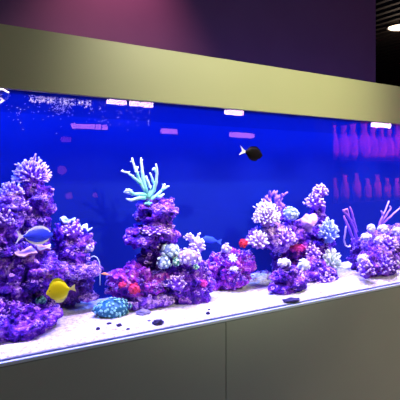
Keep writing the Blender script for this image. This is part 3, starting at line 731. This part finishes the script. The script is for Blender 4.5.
bt = dict(top=[(a, b * .72) for a, b in tang_top], bot=[(a, b * .72) for a, b in tang_bot], th=.08, body=BB, eye=(.36, .07), ew=.75,
          fins=[('dorsal_fin', scal([(a, b * .72) for a, b in tang_top], .04, .90, .08), WF), ('anal_fin', scal([(a, b * .72) for a, b in tang_bot], .04, .85, .08, side='b'), WF),
                ('tail_fin', [(-.48, .04), (-.56, .05), (-.72, .20), (-.66, .06), (-.64, 0), (-.66, -.06), (-.74, -.22), (-.56, -.05), (-.48, -.04)], WF),
                ('pectoral_fin', [(.24, -.02), (.12, .0), (.10, -.04), (.14, -.08), (.22, -.06)], BB)])
fish('blue_tang', 'bright blue fish with a white outline facing right before the left reef', 38.5, 235.5, 23, .22, .18, .03, bt)
kt = dict(top=[(0, .04), (.08, .09), (.3, .22), (.6, .25), (.85, .15), (1, .0)], bot=[(0, -.04), (.08, -.09), (.3, -.23), (.6, -.25), (.85, -.17), (1, -.04)], th=.09, body=KB, eye=(.36, .06),
          taillab='white forked tail fin',
          fins=[('dorsal_fin', scal([(0, .04), (.3, .22), (.6, .25), (.85, .15), (1, 0)], .1, .85, .06), KB), ('anal_fin', scal([(0, -.04), (.3, -.23), (.6, -.25), (.85, -.17), (1, 0)], .1, .7, .06, side='b'), KB),
                ('tail_fin', [(-.47, .05), (-.56, .06), (-.80, .20), (-.70, .05), (-.68, 0), (-.72, -.06), (-.82, -.18), (-.56, -.06), (-.47, -.05)], WF)])
fish('black_fish', 'small black fish with white tail swimming right in open water', 254, 153.5, 19, .07, .1, .12, kt)
sf = dict(top=[(0, .04), (.3, .12), (.7, .12), (1, .0)], bot=[(0, -.04), (.3, -.12), (.7, -.12), (1, -.02)], th=.07, body=OB, eye=(.36, .02),
          fins=[('tail_fin', [(-.47, .04), (-.72, .12), (-.66, 0), (-.72, -.12), (-.47, -.04)], mat('violet_fin', (.5, .2, .7), .5)), ('dorsal_fin', [(-.2, .1), (-.1, .18), (.15, .17), (.25, .1)], OB)])
fish('small_reef_fish', 'tiny orange and violet fish beside the end of the rock ledge', 105, 274, 8, .28, math.pi - .1, -.2, sf)
db = dict(top=[(0, .03), (.3, .13), (.7, .13), (1, .0)], bot=[(0, -.03), (.3, -.13), (.7, -.12), (1, -.02)], th=.07, body=noisy('deep_blue_scales', [(.02, .06, .8), (.05, .12, .9)], 20, .4), eye=(.38, .02),
          fins=[('tail_fin', [(-.47, .03), (-.74, .13), (-.68, 0), (-.74, -.13), (-.47, -.03)], mat('blue_fin', (.05, .12, .9), .5)), ('dorsal_fin', [(-.3, .1), (-.2, .16), (.2, .16), (.3, .1)], mat('blue_fin2', (.05, .15, .9), .5))])
fish('deep_blue_fish', 'faint deep blue fish right behind the pale lilac coral', 209, 240, 18, .42, math.pi + .1, -.2, db)

# pale rimmed return outlet hanging in the top left corner
t = tag(empty('water_outlet', P(0, 98, .19)), 'dark blue spout with pale rim at the top left corner of the water', 'spout')
bm = bmesh.new(); s = S(0, .19)
def prism(bm, out, y0, y1):
    a = [bm.verts.new((x, y0, z)) for x, z in out]; b = [bm.verts.new((x, y1, z)) for x, z in out]; n = len(out)
    bm.faces.new(a); bm.faces.new(list(reversed(b)))
    for i in range(n): bm.faces.new((a[(i + 1) % n], a[i], b[i], b[(i + 1) % n]))
    bmesh.ops.recalc_face_normals(bm, faces=bm.faces)
oc = [(-14, 7), (2, 7.5), (7, 5), (8, 3), (6, 0), (0, -5), (-6, -9), (-14, -10)]
prism(bm, [(x * s, z * s) for x, z in oc], -.015, .05); obj('housing', bm, mat('navy_plastic', (.03, .06, .7), .35), t, smooth=False)
bm = bmesh.new(); rp = [Vector((x * s, -.016, z * s)) for x, z in oc]
tube(bm, rp, [.0032] * len(rp), 7); obj('rim', bm, WF, t)

# bubbles below the surface
rng = random.Random(8); bm = bmesh.new()
for i in range(520):
    k = rng.random()
    if k < .62:
        cu, su = rng.choice(((40, 4), (50, 3), (62, 5), (72, 6), (88, 5)))
        u = rng.gauss(cu, su); v = 99.5 + abs(rng.gauss(0, 2.0)) + (u - 40) * .05; y = rng.uniform(.07, .10)
    elif k < .82: u = rng.gauss(62, 6); v = 107 + rng.gauss(0, 4); y = rng.uniform(.05, .2)
    else: u = rng.uniform(5, 150); v = 100 + u * .06 + abs(rng.gauss(0, 12)); y = rng.uniform(.05, .2)
    p = P(max(u, -3), v, y)
    if p.z > ZW - .006: continue
    r = rng.uniform(.0005, .0013) if k > .62 else rng.uniform(.0006, .0020) * (1 + 1.3 * (rng.random() < .25))
    g = bmesh.ops.create_icosphere(bm, subdivisions=1, radius=r)
    for v_ in g['verts']: v_.co += p
bub = mat('air_bubble', (.95, .97, 1.0), .15, 0, .9)
tag(obj('air_bubbles', bm, bub), 'white air bubbles drifting under the surface at upper left', 'bubbles', kind='stuff')
